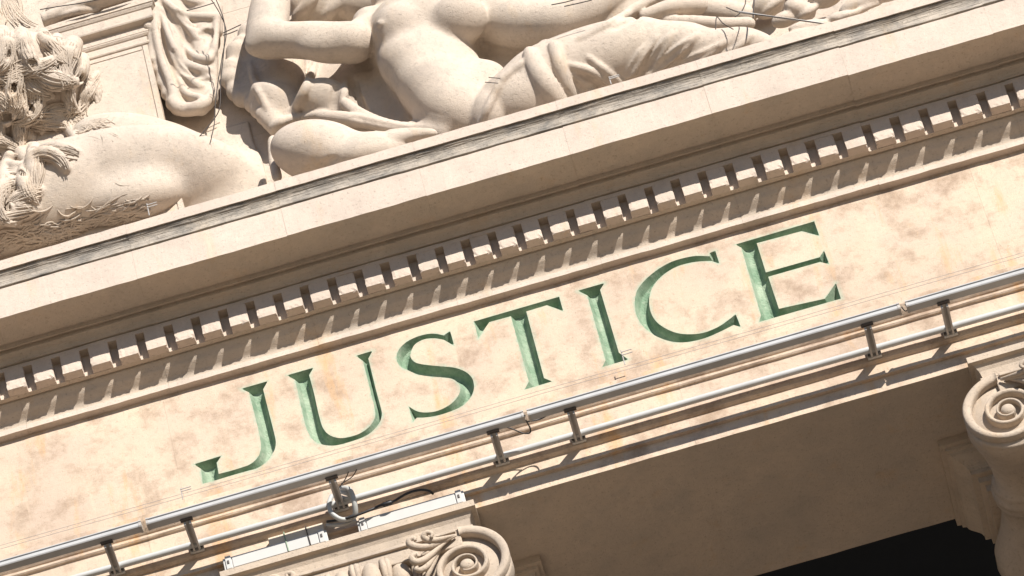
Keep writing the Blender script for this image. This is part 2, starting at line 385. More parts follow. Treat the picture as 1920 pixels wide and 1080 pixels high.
for k, o in outs.items():
    bb = np.array(o); st = .0055
    gg = np.array([(x, z) for x in np.arange(bb[:, 0].min(), bb[:, 0].max(), st) for z in np.arange(bb[:, 1].min(), bb[:, 1].max(), st)])
    gg = gg[inside(gg, o)]; d = seg_dist(gg, o); s = d > .003; gg = gg[s]; d = d[s]
    r = delaunay_2d_cdt([Vector(q) for q in o]+[Vector(q) for q in gg], [(i, (i+1) % len(o)) for i in range(len(o))], [], 1, 1e-6)
    V = []
    for q, org in zip(r[0], r[3]):
        dd = max([0.]+[d[i-len(o)] for i in org if i >= len(o)])
        V.append((q.x, (min(dd, .017)*2.7 + max(0, dd-.017)*.4) + (rng.normal()*.0006 if dd else .0), q.y))
    lo = hpart('carved_letter', V, r[2], M['green'], frz)
    lo['label'] = 'green painted V-cut letter ' + k
# --- architrave
ap = [(0, 0), (0, .085), (.020, .0855), (.020, .160), (.028, .162), (.040, .170), (.040, .345), (.052, .347), (.058, .353), (.058, .366), (.052, .372), (.060, .376), (.078, .392), (.098, .418), (.100, .425), (.100, .456), (-1.0, .456), (-1.0, 0)]
v, f = extrude_profile(inset(ap, .003), XL+.01, XR-.01); arch = hpart('architrave', v, f, M['mortar'])
ajx = [XL, -2.9, X(1303, 826, 0), X(1303, 826, 0)+2.6, XR]
ajx = [XL, X(300, 1110, 0), X(1303, 826, 0), X(2200, 560, 0), XR]
for a, b in zip(ajx[:-1], ajx[1:]):
    v, f = extrude_profile(ap, a+.0004, b-.0004, 24, 0.); v = worn(v, len(ap), .0007)
    o = hpart('architrave_block', v, f, [M['frieze'], M['soffit']], arch)
    n = len(ap)
    for k, pl in enumerate(o.data.polygons[:24*n]):
        if k % n in (n-1, n-2): pl.material_index = 1
# --- tympanum wall, portico behind
YT = .05
ty = hpart('tympanum', *(lambda q: (q.v, q.f))(MB().box(XL, XR, YT+.03, YT+.3, 1.995, 5.6)), M['mortar'])
tj = [X(450, 320, -YT)+k*1.62 for k in range(-3, 5)]; tz = [1.996, P(450, 262, -YT).z, P(450, 262, -YT).z+.95, 4.7, 5.6]
for r_ in range(4):
    for a, b in zip(tj[:-1], tj[1:]):
        off = .8 if r_ % 2 else 0
        q = MB().box(a+off+.001, b+off-.001, YT, YT+.029, tz[r_]+.001, tz[r_+1]-.001); hpart('wall_block', q.v, q.f, M['statue'], ty)
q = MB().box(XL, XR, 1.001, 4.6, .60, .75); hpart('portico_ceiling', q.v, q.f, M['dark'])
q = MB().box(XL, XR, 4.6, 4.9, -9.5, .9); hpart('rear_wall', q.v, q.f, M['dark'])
q = MB().box(XL-1, XR+1, -.9, 9, GROUND, -9.5); hpart('podium', q.v, q.f, M['stone'])
q = MB().box(XL, XR, .36, 4.9, .76, 1.99); hpart('upper_wall', q.v, q.f, M['stone'])

# ================================================================== ionic columns
def spiral(cx, cz, r_in, r_out, turns, sgn, y, n=150, start=math.pi/2):
    out = []
    for i in range(n+1):
        t = i/n; r = r_in*(r_out/r_in)**t; a = start - sgn*2*math.pi*turns*(1-t)
        out.append((cx+sgn*0+r*math.cos(a), y, cz+r*math.sin(a)))
    return out
def sweep_rect(pts, wid, dep, cx, cz, y0):
    """raised band on a spiral: inner edge wid closer to the eye, standing dep proud of y0"""
    V = []; F = []
    for i, q in enumerate(pts):
        d = Vector((q[0]-cx, 0, q[2]-cz)); r = d.length; d.normalize(); ww = wid*r
        a = Vector((q[0], 0, q[2])); b = a-d*ww
        V += [(a.x, y0, a.z), (a.x, y0-dep*.8, a.z), ((a-d*ww*.2).x, y0-dep, (a-d*ww*.2).z), ((a-d*ww*.8).x, y0-dep, (a-d*ww*.8).z), (b.x, y0-dep*.75, b.z), (b.x, y0, b.z)]
    n = 6
    for i in range(len(pts)-1):
        for j in range(n-1): F.append((i*n+j, (i+1)*n+j, (i+1)*n+j+1, i*n+j+1))
    F += [tuple(range(n)), tuple((len(pts)-1)*n+j for j in range(n))]
    return V, F
C1 = X(873, 1050, .05)-.514; C2 = X(1887, 760, .05)+.514
def lf(pts):
    out = []
    for a_, b_, p_ in pts:
        q = P(380+a_/3, 860+b_/3, p_); out.append((q.x-C1, p_, q.z))
    return out
LEAF = [(lf([(1425, 432, .05), (1350, 465, .07), (1285, 492, .09), (1225, 500, .10), (1172, 488, .11), (1160, 462, .12), (1185, 446, .12), (1196, 462, .12)]), [.006, .012, .016, .019, .019, .014, .011, .008]),
        (lf([(1425, 428, .05), (1360, 446, .08), (1310, 458, .10), (1268, 458, .11), (1245, 440, .12), (1262, 416, .13), (1290, 424, .13), (1284, 444, .13)]), [.005, .010, .014, .017, .017, .013, .010, .006]),
        (lf([(1390, 450, .05), (1330, 500, .07), (1280, 545, .08), (1235, 575, .09), (1195, 582, .10), (1176, 558, .11), (1200, 536, .11), (1216, 552, .11)]), [.005, .011, .015, .018, .019, .015, .011, .006]),
        (lf([(1340, 500, .05), (1300, 555, .06), (1262, 605, .07), (1225, 628, .08), (1200, 622, .09), (1210, 606, .09)]), [.006, .012, .015, .015, .011, .006]),
        (lf([(1330, 520, .04), (1300, 580, .05), (1272, 640, .05), (1255, 690, .04)]), [.008, .014, .014, .006]),
        (lf([(1400, 440, .045), (1330, 478, .06), (1265, 530, .075), (1230, 545, .08)]), [.005, .012, .016, .006])]
def ionic(cx, label):
    t = thing('ionic_column', label, 'column', (cx, .5, -9.5), 'ionic columns carrying the architrave')
    o_ = Vector((cx, .5, -9.5))
    def part(name, mb, par=None, smooth=False, mat='capital'):
        o = mb.build(name, M[mat], par or t, smooth)
        for q in o.data.vertices: q.co -= o_
        return o
    # shaft with flutes
    n = 96; V = []; F = []; hs = [(-9.3, .50), (-5, .485), (-2, .45), (-.80, .425), (-.74, .425)]
    for z, r in hs:
        for i in range(n):
            a = 2*math.pi*i/n; fl = abs(math.sin(12*a)); rr = r-.03*fl**.7*(0 if z > -.78 else 1)
            V.append((cx+rr*math.cos(a), .5+rr*math.sin(a), z))
    for i in range(len(hs)-1):
        for j in range(n): F.append((i*n+j, i*n+(j+1) % n, (i+1)*n+(j+1) % n, (i+1)*n+j))
    part('shaft', MB().add(V, F))
    part('base', MB().lathe([(0, -9.3), (.5, -9.3), (.56, -9.33), (.58, -9.38), (.54, -9.42), (.64, -9.46), (.66, -9.5), (0, -9.5)], (cx, .5, 0)), None, True)
    part('astragal', MB().lathe([(.40, -.745), (.44, -.745), (.462, -.72), (.462, -.705), (.44, -.68), (.42, -.678)], (cx, .5, 0), n=64), None, True)
    # abacus: lip, hollow face with sunk frame, lower fillet
    hw = .62
    ab = MB()
    ring = [(hw, .066, -.002), (hw, .066, -.040), (hw-.022, .044, -.044), (hw-.040, .026, -.075), (hw-.046, .020, -.112), (hw-.034, .032, -.122), (hw-.034, .032, -.132), (hw-.12, -.06, -.134)]
    V = []; F = []
    for h_, p_, z_ in ring:
        V += [(cx-h_, -p_, z_), (cx+h_, -p_, z_), (cx+h_, 1.0+p_, z_), (cx-h_, 1.0+p_, z_)]
    for i in range(len(ring)-1):
        for j in range(4): F.append((i*4+j, i*4+(j+1) % 4, (i+1)*4+(j+1) % 4, (i+1)*4+j))
    F += [(3, 2, 1, 0), tuple(len(V)-4+j for j in range(4))]
    part('abacus', MB().add(V, F))
    # echinus with eggs
    part('echinus', MB().lathe([(.30, -.15), (.50, -.152), (.545, -.20), (.545, -.26), (.50, -.36), (.46, -.44), (.435, -.47), (.43, -.68), (.3, -.69)], (cx, .5, 0), n=64), None, True)
    for k in range(24):
        a = 2*math.pi*(k+.5)/24
        bm = bmesh.new(); bmesh.ops.create_uvsphere(bm, u_segments=14, v_segments=10, radius=1)
        for q in bm.verts:
            zz = q.co.z; s = 1-.22*max(0, -zz)
            lx, ly, lz = q.co.x*.052*s, q.co.y*.055, zz*.105
            x_, y_ = .525+ly, lx
            q.co = Vector((cx+x_*math.cos(a)-y_*math.sin(a), .5+x_*math.sin(a)+y_*math.cos(a), -.285+lz))
        bm.verts.index_update()
        e = MB().add([q.co[:] for q in bm.verts], [[q.index for q in f_.verts] for f_ in bm.faces]); bm.free()
        part('egg', e, None, True)
        a2 = 2*math.pi*k/24
        for off in (-.013, .013):
            pts = [(cx+(.545)*math.cos(a2+off*1.4), .5+.545*math.sin(a2+off*1.4), -.19), (cx+.56*math.cos(a2+off*1.4), .5+.56*math.sin(a2+off*1.4), -.26), (cx+.51*math.cos(a2+off*.4), .5+.51*math.sin(a2+off*.4), -.385)]
            part('dart', MB().tube(crom(pts, 5), [.017]*6+[.016, .014, .012, .01, .006], 8), None, True)
    # canalis between the volutes, pulvinus and volutes
    part('canalis', MB().box(cx-.52, cx+.52, -.035, 1.035, -.235, -.135, .006))
    part('canalis_fillet', MB().box(cx-.50, cx+.50, -.052, -.034, -.156, -.137, .004))
    for s in (-1, 1):
        ex, ez = cx+s*.514, -.368
        prof_ = [(.0, -.012), (.200, -.012), (.207, 0.0), (.207, .06), (.195, .10), (.160, .20), (.135, .32), (.128, .42), (.140, .43), (.150, .45), (.142, .468), (.152, .48), (.158, .50)]
        prof_ = prof_ + [(r, 1.0-h_) for r, h_ in prof_[::-1][1:]]
        part('pulvinus', MB().lathe(prof_, (ex, 0, ez), 'y', 48), None, True)
        for y0, dr in ((-.012, 1), (1.012, -1)):
            # outline of the volute grows towards the top
            sp = spiral(ex, ez, .042, .244, 2.6, s, 0, 170, math.pi/2)
            V, F = sweep_rect(sp, .20, .040, ex, ez, 0)
            V = [(q[0], y0+dr*q[1], q[2]) for q in V]
            vo = part('volute', MB().add(V, F), None, True)
            part('eye', MB().lathe([(0, -.045), (.018, -.044), (.030, -.036), (.036, -.02), (.036, .0)] if dr > 0 else [(.036, 0), (.036, .02), (.03, .036), (.018, .044), (0, .045)], (ex, y0, ez), 'y', 20), vo, True)
        # leaf spray springing out of the volute over the eggs
        for pth, rs in LEAF:
            q = [(cx+s*x_, -p_, z_) for x_, p_, z_ in pth]; q = crom(q, 5); n_ = len(q)
            rr = [float(np.interp(i/(n_-1), np.linspace(0, 1, len(rs)), rs)) for i in range(n_)]
            part('leaf', MB().tube(q, rr, 10), None, True)
    # stepped block behind the capital under the soffit
    rings = [(.84, -.001), (.84, -.042), (.818, -.045), (.818, -.062), (.800, -.066)] + [(.797-.06*t*t*(3-2*t), -.072-.075*t) for t in np.linspace(0, 1, 8)] + [(.733, -.152), (.733, -.178), (.705, -.181), (.705, -.215), (.682, -.218), (.682, -.26)]
    V = []; F = []
    for h_, z_ in rings:
        y_ = .43+.84-h_; V += [(cx-h_, y_, z_), (cx+h_, y_, z_), (cx+h_, 1.008, z_), (cx-h_, 1.008, z_)]
    for i in range(len(rings)-1):
        for j in range(4): F.append((i*4+j, i*4+(j+1) % 4, (i+1)*4+(j+1) % 4, (i+1)*4+j))
    F += [(3, 2, 1, 0), tuple(len(V)-4+j for j in range(4))]
    st = MB().add(V, F)
    part('stepped_block', st)
    st = MB()
    for hw_, y0_, z0_, z1_ in ((.62, .80, -.30, -.235), (.59, .83, -.36, -.30), (.55, .87, -.47, -.36), (.50, .92, -9.3, -.47)):
        st.box(cx-hw_, cx+hw_, y0_, 1.5, z0_, z1_, .006)
    part('pier', st)
    return t
ionic(C1, 'ionic column whose capital carries white cable trunking and black cables')
ionic(C2, 'ionic column with bare abacus, its scroll turned to the open soffit bay')

# ================================================================== lights on the architrave
LP_, LZ = .272, .222
def bar_x(px, py): return X(px, py, LP_)
bars = [(-5.0, bar_x(266, 985)), (bar_x(274, 976), bar_x(982, 776)), (bar_x(988, 772), bar_x(1686, 572)), (bar_x(1696, 566), 5.2)]
brk = [[(-60, 1115), (208, 1042)], [(357, 998), (627, 912), (930, 828)], [(1074, 786), (1630, 626)], [(1773, 585), (2330, 430)]]
descr = ['grey linear floodlight ending before the letter J', 'grey linear floodlight running under the letters J, U and S', 'grey linear floodlight running under the letters T, I, C and E', 'grey linear floodlight continuing past the letter E over the bare scroll capital']
for (a, b), bl, ds in zip(bars, brk, descr):
    t = thing('linear_floodlight', ds, 'floodlight', ((a+b)/2, -LP_, LZ), 'linear floodlights along the architrave')
    o_ = Vector(((a+b)/2, -LP_, LZ))
    def lp(name, mb, mat, par=None, smooth=False):
        o = mb.build(name, M[mat], par or t, smooth)
        for q in o.data.vertices: q.co -= o_
        return o
    cs = [(LP_+a_*.62, LZ+b_*.62) for a_, b_ in ((-.030, -.028), (.036, -.028), (.042, -.020), (.043, 0), (.036, .012), (.022, .016), (.022, .026), (.034, .030), (.034, .037), (-.030, .037))]
    v, f = extrude_profile(cs, a+.004, b-.004); lp('housing', MB().add(v, f), 'alu')
    lp('channel', MB().box(a+.013, b-.013, -LP_-.0151, -LP_-.0132, LZ+.0104, LZ+.0157), 'channel')
    cs2 = inset(cs, -.002)
    for x0, x1 in ((a, a+.012), (b-.012, b)):
        v, f = extrude_profile(cs2, x0, x1); lp('end_cap', MB().add(v, f), 'steel')
    for px, py in bl:
        x = X(px, py, .2)
        br = MB().box(x-.018, x-.008, -LP_+.022, -.06, LZ-.046, LZ-.020, .001).box(x+.008, x+.018, -LP_+.022, -.06, LZ-.046, LZ-.020, .001).box(x-.0079, x+.0079, -LP_+.022, -.06, LZ-.027, LZ-.021)
        bo = lp('bracket', br, 'steel')
        lp('top_plate', MB().box(x-.030, x+.030, -LP_+.004, -LP_+.026, LZ-.026, LZ-.0195, .002), 'dark_metal', bo)
        lp('wall_plate', MB().box(x-.034, x+.034, -.056, -.0405, LZ-.045, LZ+.02, .002), 'white', bo)
        for dx in (-.026, .026): lp('bolt', MB().lathe([(0, -.006), (.006, -.006), (.007, 0)], (x+dx, -.062, LZ-.034), 'y', 8), 'dark_metal', bo)
# conduit pipe along the architrave
PZ = .205
px_pts = [(x, -.078, PZ+.004*math.sin(x*1.3)) for x in np.arange(-5, 5.3, .25)]
tag(MB().tube(px_pts, .0165, 14).build('conduit_pipe', M['pipe'], None, True), 'pale grey conduit pipe running behind the floodlight brackets', 'pipe')
# white cable trunking above the left capital
def trunk(a, b, z, label):
    t = thing('cable_trunking', label, 'trunking', (a, -.05, z), 'white trunking lengths on the abacus')
    o_ = Vector((a, -.05, z))
    def q(name, mb, mat):
        o = mb.build(name, M[mat], t)
        for k in o.data.vertices: k.co -= o_
    q('channel', MB().box(a, b, -.058, -.003, z, z+.078, .003), 'white')
    q('lid', MB().box(a+.045, b-.045, -.0625, -.0582, z+.004, z+.072, .002), 'white')
    for x in (a+.012, b-.04):
        q('coupling', MB().box(x, x+.028, -.066, -.0585, z-.0005, z+.082, .002), 'white')
        q('clip', MB().box(x+.008, x+.018, -.070, -.0662, z+.03, z+.05, .001), 'dark_metal')
z_t = .001
trunk(X(418, 1052, .05), X(612, 995, .05), z_t, 'white cable trunking length bound with green and brown ties')
trunk(X(668, 975, .05), X(868, 918, .05), z_t, 'white cable trunking length under the spliced black cable')
bx0, bx1 = X(503, 1010, .03), X(606, 980, .03)
tag(MB().box(bx0, bx1, -.052, -.021, .0795, .135, .003).build('junction_box', M['cream']), 'cream junction box resting on the tied white trunking', 'box')
for px, py, mt, lb in ((538, 1010, 'green', 'thin green tie wrapped round the white trunking'), (577, 990, 'wire', 'thin brown tie wrapped round the white trunking')):
    c = X(px, py, .06)
    tag(MB().tube([(c-.004, -.0665, .002), (c-.006, -.0665, .05), (c-.008, -.064, .085), (c-.009, -.056, .12), (c-.009, -.05, .145)], .003, 6).build('cable_tie', M['green' if mt == 'green' else 'wire']), lb, 'tie')
def cable(pts, r, mat, label, name='cable', cat='cable', group=None, n=8, sub=8):
    w3 = [P(a, b, c) for a, b, c in pts]
    o = MB().tube(crom([tuple(q) for q in w3], sub), r, n).build(name, M[mat], None, True); tag(o, label, cat, group); return o
cable([(613, 978, .07), (650, 972, .10), (690, 958, .10), (712, 948, .09), (730, 940, .09)], .0062, 'black', 'thick black cable crossing the gap between the trunking lengths')
cable([(712, 948, .095), (728, 944, .10), (742, 938, .09)], [.006]*4+[.012]*8+[.006]*5, 'black', 'black taped splice bulging on the black cable', 'cable_splice', 'splice')
cable([(742, 938, .09), (762, 926, .10), (785, 919, .10), (803, 920, .08), (812, 926, .05)], .0062, 'black', 'black cable arching down into the white trunking')
cable([(640, 916, .13), (655, 918, .15), (664, 940, .14), (666, 965, .10), (655, 972, .07)], .013, 'grey_cable', 'grey flexible hose looping right of the tangled bracket', 'flexible_hose', 'hose', None, 12)
cable([(640, 922, .12), (652, 926, .13), (660, 931, .12), (650, 935, .10), (632, 930, .08)], .011, 'grey_cable', 'short grey hose curled behind the tangled bracket', 'flexible_hose', 'hose', None, 12)
cable([(622, 930, .10), (617, 945, .12), (622, 962, .12), (640, 974, .10), (660, 972, .08)], .012, 'grey_cable', 'grey flexible hose looping left of the tangled bracket', 'flexible_hose', 'hose', None, 12)
cable([(613, 985, .05), (640, 984, .06), (668, 976, .05)], .010, 'white', 'white tube bridging the two trunking lengths', 'tube', 'tube')
cable([(984, 778, .28), (983, 790, .25), (992, 790, .22), (1012, 786, .2), (1030, 776, .22), (1042, 770, .26)], .004, 'black', 'thin black lead between floodlights under the letter T', 'lead', 'cable', None, 6)
cable([(948, 800, .2), (965, 806, .18), (980, 812, .16), (993, 812, .16), (994, 803, .18), (986, 788, .24)], .0035, 'black', 'thin black lead hanging in a loop under the letter S', 'lead', 'cable', None, 6)
cable([(1690, 575, .27), (1697, 583, .25), (1702, 580, .25), (1697, 570, .28)], .003, 'black', 'thin lead looping at the floodlight joint past the letter E', 'lead', 'cable', None, 6)
cable([(654, 884, .28), (648, 897, .22), (641, 908, .16), (634, 916, .12)], .0028, 'wire', 'thin wire slanting from the floodlight to the tangled bracket', 'wire', 'wire', None, 5)
cable([(669, 880, .28), (662, 892, .22), (652, 900, .15), (640, 907, .1)], .0028, 'wire', 'second thin wire slanting beside the tangled bracket', 'wire', 'wire', None, 5)
# bird wires along the frieze foot, with posts
for dz, lb in ((0, 'upper thin bird wire strung across the foot of the letters'), (-.022, 'lower thin bird wire strung across the foot of the letters')):
    tag(MB().tube([(x, -.115, .455+.056+dz-.004*abs(math.sin(x*1.1))) for x in np.arange(-4.5, 5, .3)], .0011, 5).build('bird_wire', M['steel'], None), lb, 'wire', 'bird wires along the frieze foot')
def post(px, py, p, ln, label):
    q = P(px, py, p)
    tag(MB().tube([(q.x, q.y, q.z), (q.x, q.y, q.z+ln)], .0028, 6).tube([(q.x-.001, q.y-.003, q.z+ln*.85), (q.x+.05, q.y-.003, q.z+ln*.86)], .003, 6).tube([(q.x-.001, q.y-.003, q.z+ln*.65), (q.x+.05, q.y-.003, q.z+ln*.66)], .003, 6).build('wire_post', M['steel']), label, 'post', 'bird wire posts')
post(1172, 684, .1, .10, 'small wire post standing before the foot of the letter I')
post(343, 936, .1, .075, 'small wire post standing left of the letter J')
post(280, 404, .50, .085, 'small wire post on the cornice edge below the lion')
post(1146, 158, .50, .055, 'small wire post on the cornice edge before the draped thigh')

# ================================================================== carved figures: distance fields meshed as one surface
class Field:
    def __init__(s, lo, hi, res):
        s.res = res; s.lo = np.array(lo, float); s.n = np.ceil((np.array(hi)-s.lo)/res).astype(int)+1
        s.D = np.full(s.n, .08, np.float32)
    def sub(s, lo, hi):
        a = np.clip(np.floor((np.array(lo)-s.lo)/s.res).astype(int), 0, s.n); b = np.clip(np.ceil((np.array(hi)-s.lo)/s.res).astype(int)+1, 0, s.n)
        if (b <= a).any(): return None
        sl = tuple(slice(i, j) for i, j in zip(a, b))
        ax = [(s.lo[i]+s.res*np.arange(a[i], b[i])).astype(np.float32) for i in range(3)]
        return sl, np.meshgrid(*ax, indexing='ij', sparse=True)
    def comb(s, sl, d, k, op):
        D = s.D[sl]
        if op == 'add':
            h = np.clip(.5+.5*(D-d)/k, 0, 1); s.D[sl] = D*(1-h)+d*h-k*h*(1-h)
        else:
            h = np.clip(.5-.5*(D+d)/k, 0, 1); s.D[sl] = D*(1-h)-d*h+k*h*(1-h)
    def cone(s, a, b, ra, rb, k=.02, op='add'):
        a = np.array(a); b = np.array(b); m_ = max(ra, rb)+k+.03
        r = s.sub(np.minimum(a, b)-m_, np.maximum(a, b)+m_)
        if r is None: return
        sl, (x, y, z) = r; d = b-a; dd = max(1e-9, d@d)
        t = np.clip(((x-a[0])*d[0]+(y-a[1])*d[1]+(z-a[2])*d[2])/dd, 0, 1)
        q = np.sqrt((x-a[0]-t*d[0])**2+(y-a[1]-t*d[1])**2+(z-a[2]-t*d[2])**2)-(ra+(rb-ra)*t)
        s.comb(sl, q, k, op)
    def ell(s, c, rad, rot=None, k=.03, op='add'):
        c = np.array(c); rad = np.array(rad); m_ = rad.max()+k+.03
        r = s.sub(c-m_, c+m_)
        if r is None: return
        sl, (x, y, z) = r; x, y, z = x-c[0], y-c[1], z-c[2]
        if rot is not None:
            A = np.array(rot)   # rows: local axes in world
            x, y, z = A[0][0]*x+A[0][1]*y+A[0][2]*z, A[1][0]*x+A[1][1]*y+A[1][2]*z, A[2][0]*x+A[2][1]*y+A[2][2]*z
        k0 = np.sqrt((x/rad[0])**2+(y/rad[1])**2+(z/rad[2])**2); k1 = np.sqrt((x/rad[0]**2)**2+(y/rad[1]**2)**2+(z/rad[2]**2)**2)+1e-6
        s.comb(sl, k0*(k0-1)/k1, k, op)
    def chain(s, pts, k=.02, op='add', sub=5):
        """pts: (px,py,h,r px) ; h = distance out of the tympanum wall"""
        q = [(*P(a, b, c-YT), r/PXM) for a, b, c, r in pts]
        q = crom(q, sub) if len(q) > 2 else q
        for a, b in zip(q[:-1], q[1:]): s.cone(a[:3], b[:3], max(.002, a[3]), max(.002, b[3]), k, op)
    def blob(s, px, py, h, rx, ry, rd, ang=0., k=.03, op='add'):
        """ellipsoid facing the viewer: rx, ry in px along the picture turned by ang degrees, rd (px) in depth"""
        c = P(px, py, h-YT); a = R(ang)
        e1 = cr*math.cos(a)-cu*math.sin(a); e2 = cr*math.sin(a)+cu*math.cos(a)
        s.ell(c, (rx/PXM, ry/PXM, rd/PXM), [e1[:], e2[:], fwd[:]], k, op)
    def box(s, lo, hi, k=.02):
        lo = np.array(lo, float); hi = np.array(hi, float); r = s.sub(lo-.1, hi+.1)
        if r is None: return
        sl, (x, y, z) = r; c = (lo+hi)/2; h = (hi-lo)/2
        d = np.maximum(np.maximum(abs(x-c[0])-h[0], abs(y-c[1])-h[1]), abs(z-c[2])-h[2]); s.comb(sl, d.astype(np.float32), k, 'add')
    def mesh(s, name, mat, parent=None, rough=0.):
        D = s.D.copy(); D[0], D[-1] = .08, .08; D[:, 0], D[:, -1] = .08, .08; D[:, :, 0], D[:, :, -1] = .08, .08
        ins = D < 0; n = D.shape
        c = np.zeros((n[0]-1, n[1]-1, n[2]-1), np.int8)
        for i in (0, 1):
            for j in (0, 1):
                for k in (0, 1): c += ins[i:n[0]-1+i, j:n[1]-1+j, k:n[2]-1+k]
        act = (c > 0) & (c < 8); idx = -np.ones(act.shape, np.int64); cells = np.argwhere(act); idx[act] = np.arange(len(cells))
        acc = np.zeros((len(cells), 3)); cnt = np.zeros(len(cells))
        cor = [(i, j, k) for i in (0, 1) for j in (0, 1) for k in (0, 1)]
        vals = {q: D[cells[:, 0]+q[0], cells[:, 1]+q[1], cells[:, 2]+q[2]] for q in cor}
        for q in cor:
            for ax in range(3):
                if q[ax] == 0:
                    q2 = tuple(1 if a == ax else q[a] for a in range(3)); v0, v1 = vals[q], vals[q2]; m_ = (v0 < 0) != (v1 < 0)
                    t = v0[m_]/(v0[m_]-v1[m_]); pt = np.tile(np.array(q, float), (m_.sum(), 1)); pt[:, ax] = t; acc[m_] += pt; cnt[m_] += 1
        V = s.lo+s.res*(cells+acc/cnt[:, None]); F = []
        for ax in range(3):
            o1, o2 = (ax+1) % 3, (ax+2) % 3
            sa = [slice(1, -1)]*3; sa[ax] = slice(0, -1); sb = [slice(1, -1)]*3; sb[ax] = slice(1, None)
            A, B = ins[tuple(sa)], ins[tuple(sb)]; e = np.argwhere(A != B)
            if not len(e): continue
            flip = A[e[:, 0], e[:, 1], e[:, 2]]
            base = e.copy(); base[:, o1] += 1; base[:, o2] += 1
            def gi(d1, d2):
                q = base.copy(); q[:, o1] -= d1; q[:, o2] -= d2; return idx[q[:, 0], q[:, 1], q[:, 2]]
            Q = np.stack([gi(1, 1), gi(0, 1), gi(0, 0), gi(1, 0)], 1); Q[~flip] = Q[~flip][:, ::-1]; F.append(Q)
        F = np.concatenate(F)
        me = bpy.data.meshes.new(name); me.vertices.add(len(V)); me.vertices.foreach_set('co', V.astype(np.float32).ravel())
        me.loops.add(F.size); me.loops.foreach_set('vertex_index', F.astype(np.int32).ravel())
        me.polygons.add(len(F)); me.polygons.foreach_set('loop_start', np.arange(0, F.size, 4, dtype=np.int32))
        me.update(calc_edges=True); me.validate(); me.polygons.foreach_set('use_smooth', [True]*len(me.polygons)); me.materials.append(M[mat])
        o = bpy.data.objects.new(name, me); scene.collection.objects.link(o)
        if parent: o.parent = parent
        return o
def surf(Fd_, px, py):
    """distance out of the wall (h) of the carved surface seen at px,py"""
    prev = None
    for h in np.arange(.62, -.02, -.006):
        i = np.round((np.array(P(px, py, h-YT))-Fd_.lo)/Fd_.res).astype(int)
        if (i >= 0).all() and (i < Fd_.n).all():
            d = float(Fd_.D[tuple(i)])
            if d < 0: return h+(.006*(-d)/(prev-d) if prev is not None and prev > 0 else 0)
            prev = d
    return 0.
def on(Fd_, pts, k=.015, op='add', sub=7, fade=True):
    """chain laid on the surface: (px,py,offset px outwards,r px); both ends sink into the surface"""
    q = crom(pts, sub) if len(pts) > 2 else pts; n = len(q)
    hs = np.array([surf(Fd_, a_[0], a_[1]) for a_ in q])
    for _ in range(3):
        if n > 4: hs[1:-1] = .25*hs[:-2]+.5*hs[1:-1]+.25*hs[2:]
    w3 = []
    for i, (a_, b_, o_, r_) in enumerate(q):
        e = min(1, 3.2*min(i, n-1-i)/(n-1)) if (fade and n > 4) else 1
        o2 = o_-(1-e)*(o_+r_)*.9 if op == 'add' else o_+(1-e)*(r_-o_)*.9
        c = np.array(P(a_, b_, hs[i]-YT))-np.array(fwd)*(o2/PXM); w3.append((*c, max(.5, r_)/PXM))
    for a_, b_ in zip(w3[:-1], w3[1:]):
        if np.linalg.norm(np.array(a_[:3])-np.array(b_[:3])) < .12: Fd_.cone(a_[:3], b_[:3], a_[3], b_[3], k, op)

# ---------------- reclining figure
lo = (X(395, 130, .2), YT-.62, 1.97); hi = (X(1500, 0, .2), YT+.03, 4.35)
Fg = Field(lo, hi, .0085)
# cloak behind, below the left arm: a sheet with a thick rim, tongue and hem
pol = [(470, 50), (440, 100), (426, 136), (440, 172), (474, 200), (514, 240), (560, 226), (640, 232), (760, 250), (700, 150), (690, 90), (560, 60)]
gg = np.array([(x, y) for x in range(410, 780, 11) for y in range(40, 260, 11)], float); gg = gg[inside(gg, pol)]
for (x, y), e in zip(gg, seg_dist(gg, pol)):
    rim = max(0, 1-e/30) if x < 560 else 0
    Fg.blob(x, y, .055+.05*rim+.035*math.sin(x*.045+y*.02), 20, 20, 15, 0, .02)
Fg.blob(520, 186, .13, 56, 30, 26, 25, .05)
Fg.blob(608, 186, .14, 52, 42, 28, 10, .05)
for ch in ([(592, 112, 3, 6), (580, 150, 4, 8), (562, 190, 4, 9), (548, 216, 3, 7)], [(649, 148, 3, 5), (645, 180, 5, 7), (642, 216, 4, 9)], [(512, 240, 3, 7), (530, 227, 4, 7), (562, 221, 4, 7), (607, 216, 4, 8), (628, 224, 3, 6)], [(470, 120, 2, 5), (480, 160, 3, 6), (500, 205, 2, 5)], [(520, 130, 2, 4), (530, 165, 3, 5)]):
    on(Fg, ch, .014)
for ch in ([(630, 160, 3, 5), (626, 190, 3, 6), (625, 212, 3, 5)], [(668, 150, 3, 8), (676, 185, 3, 9), (700, 215, 3, 7)]): on(Fg, ch, .014, 'sub')
Fg.chain([(600, 218, .21, 9), (640, 222, .215, 13), (690, 229, .23, 12), (740, 239, .26, 10), (790, 245, .28, 8), (828, 253, .28, 6)], .015)
Fg.chain([(648, 194, .18, 11), (676, 215, .21, 12), (722, 230, .24, 8), (775, 238, .26, 6)], .012)
on(Fg, [(660, 218, 3, 4), (710, 230, 3, 4), (770, 241, 3, 3)], .008, 'sub')
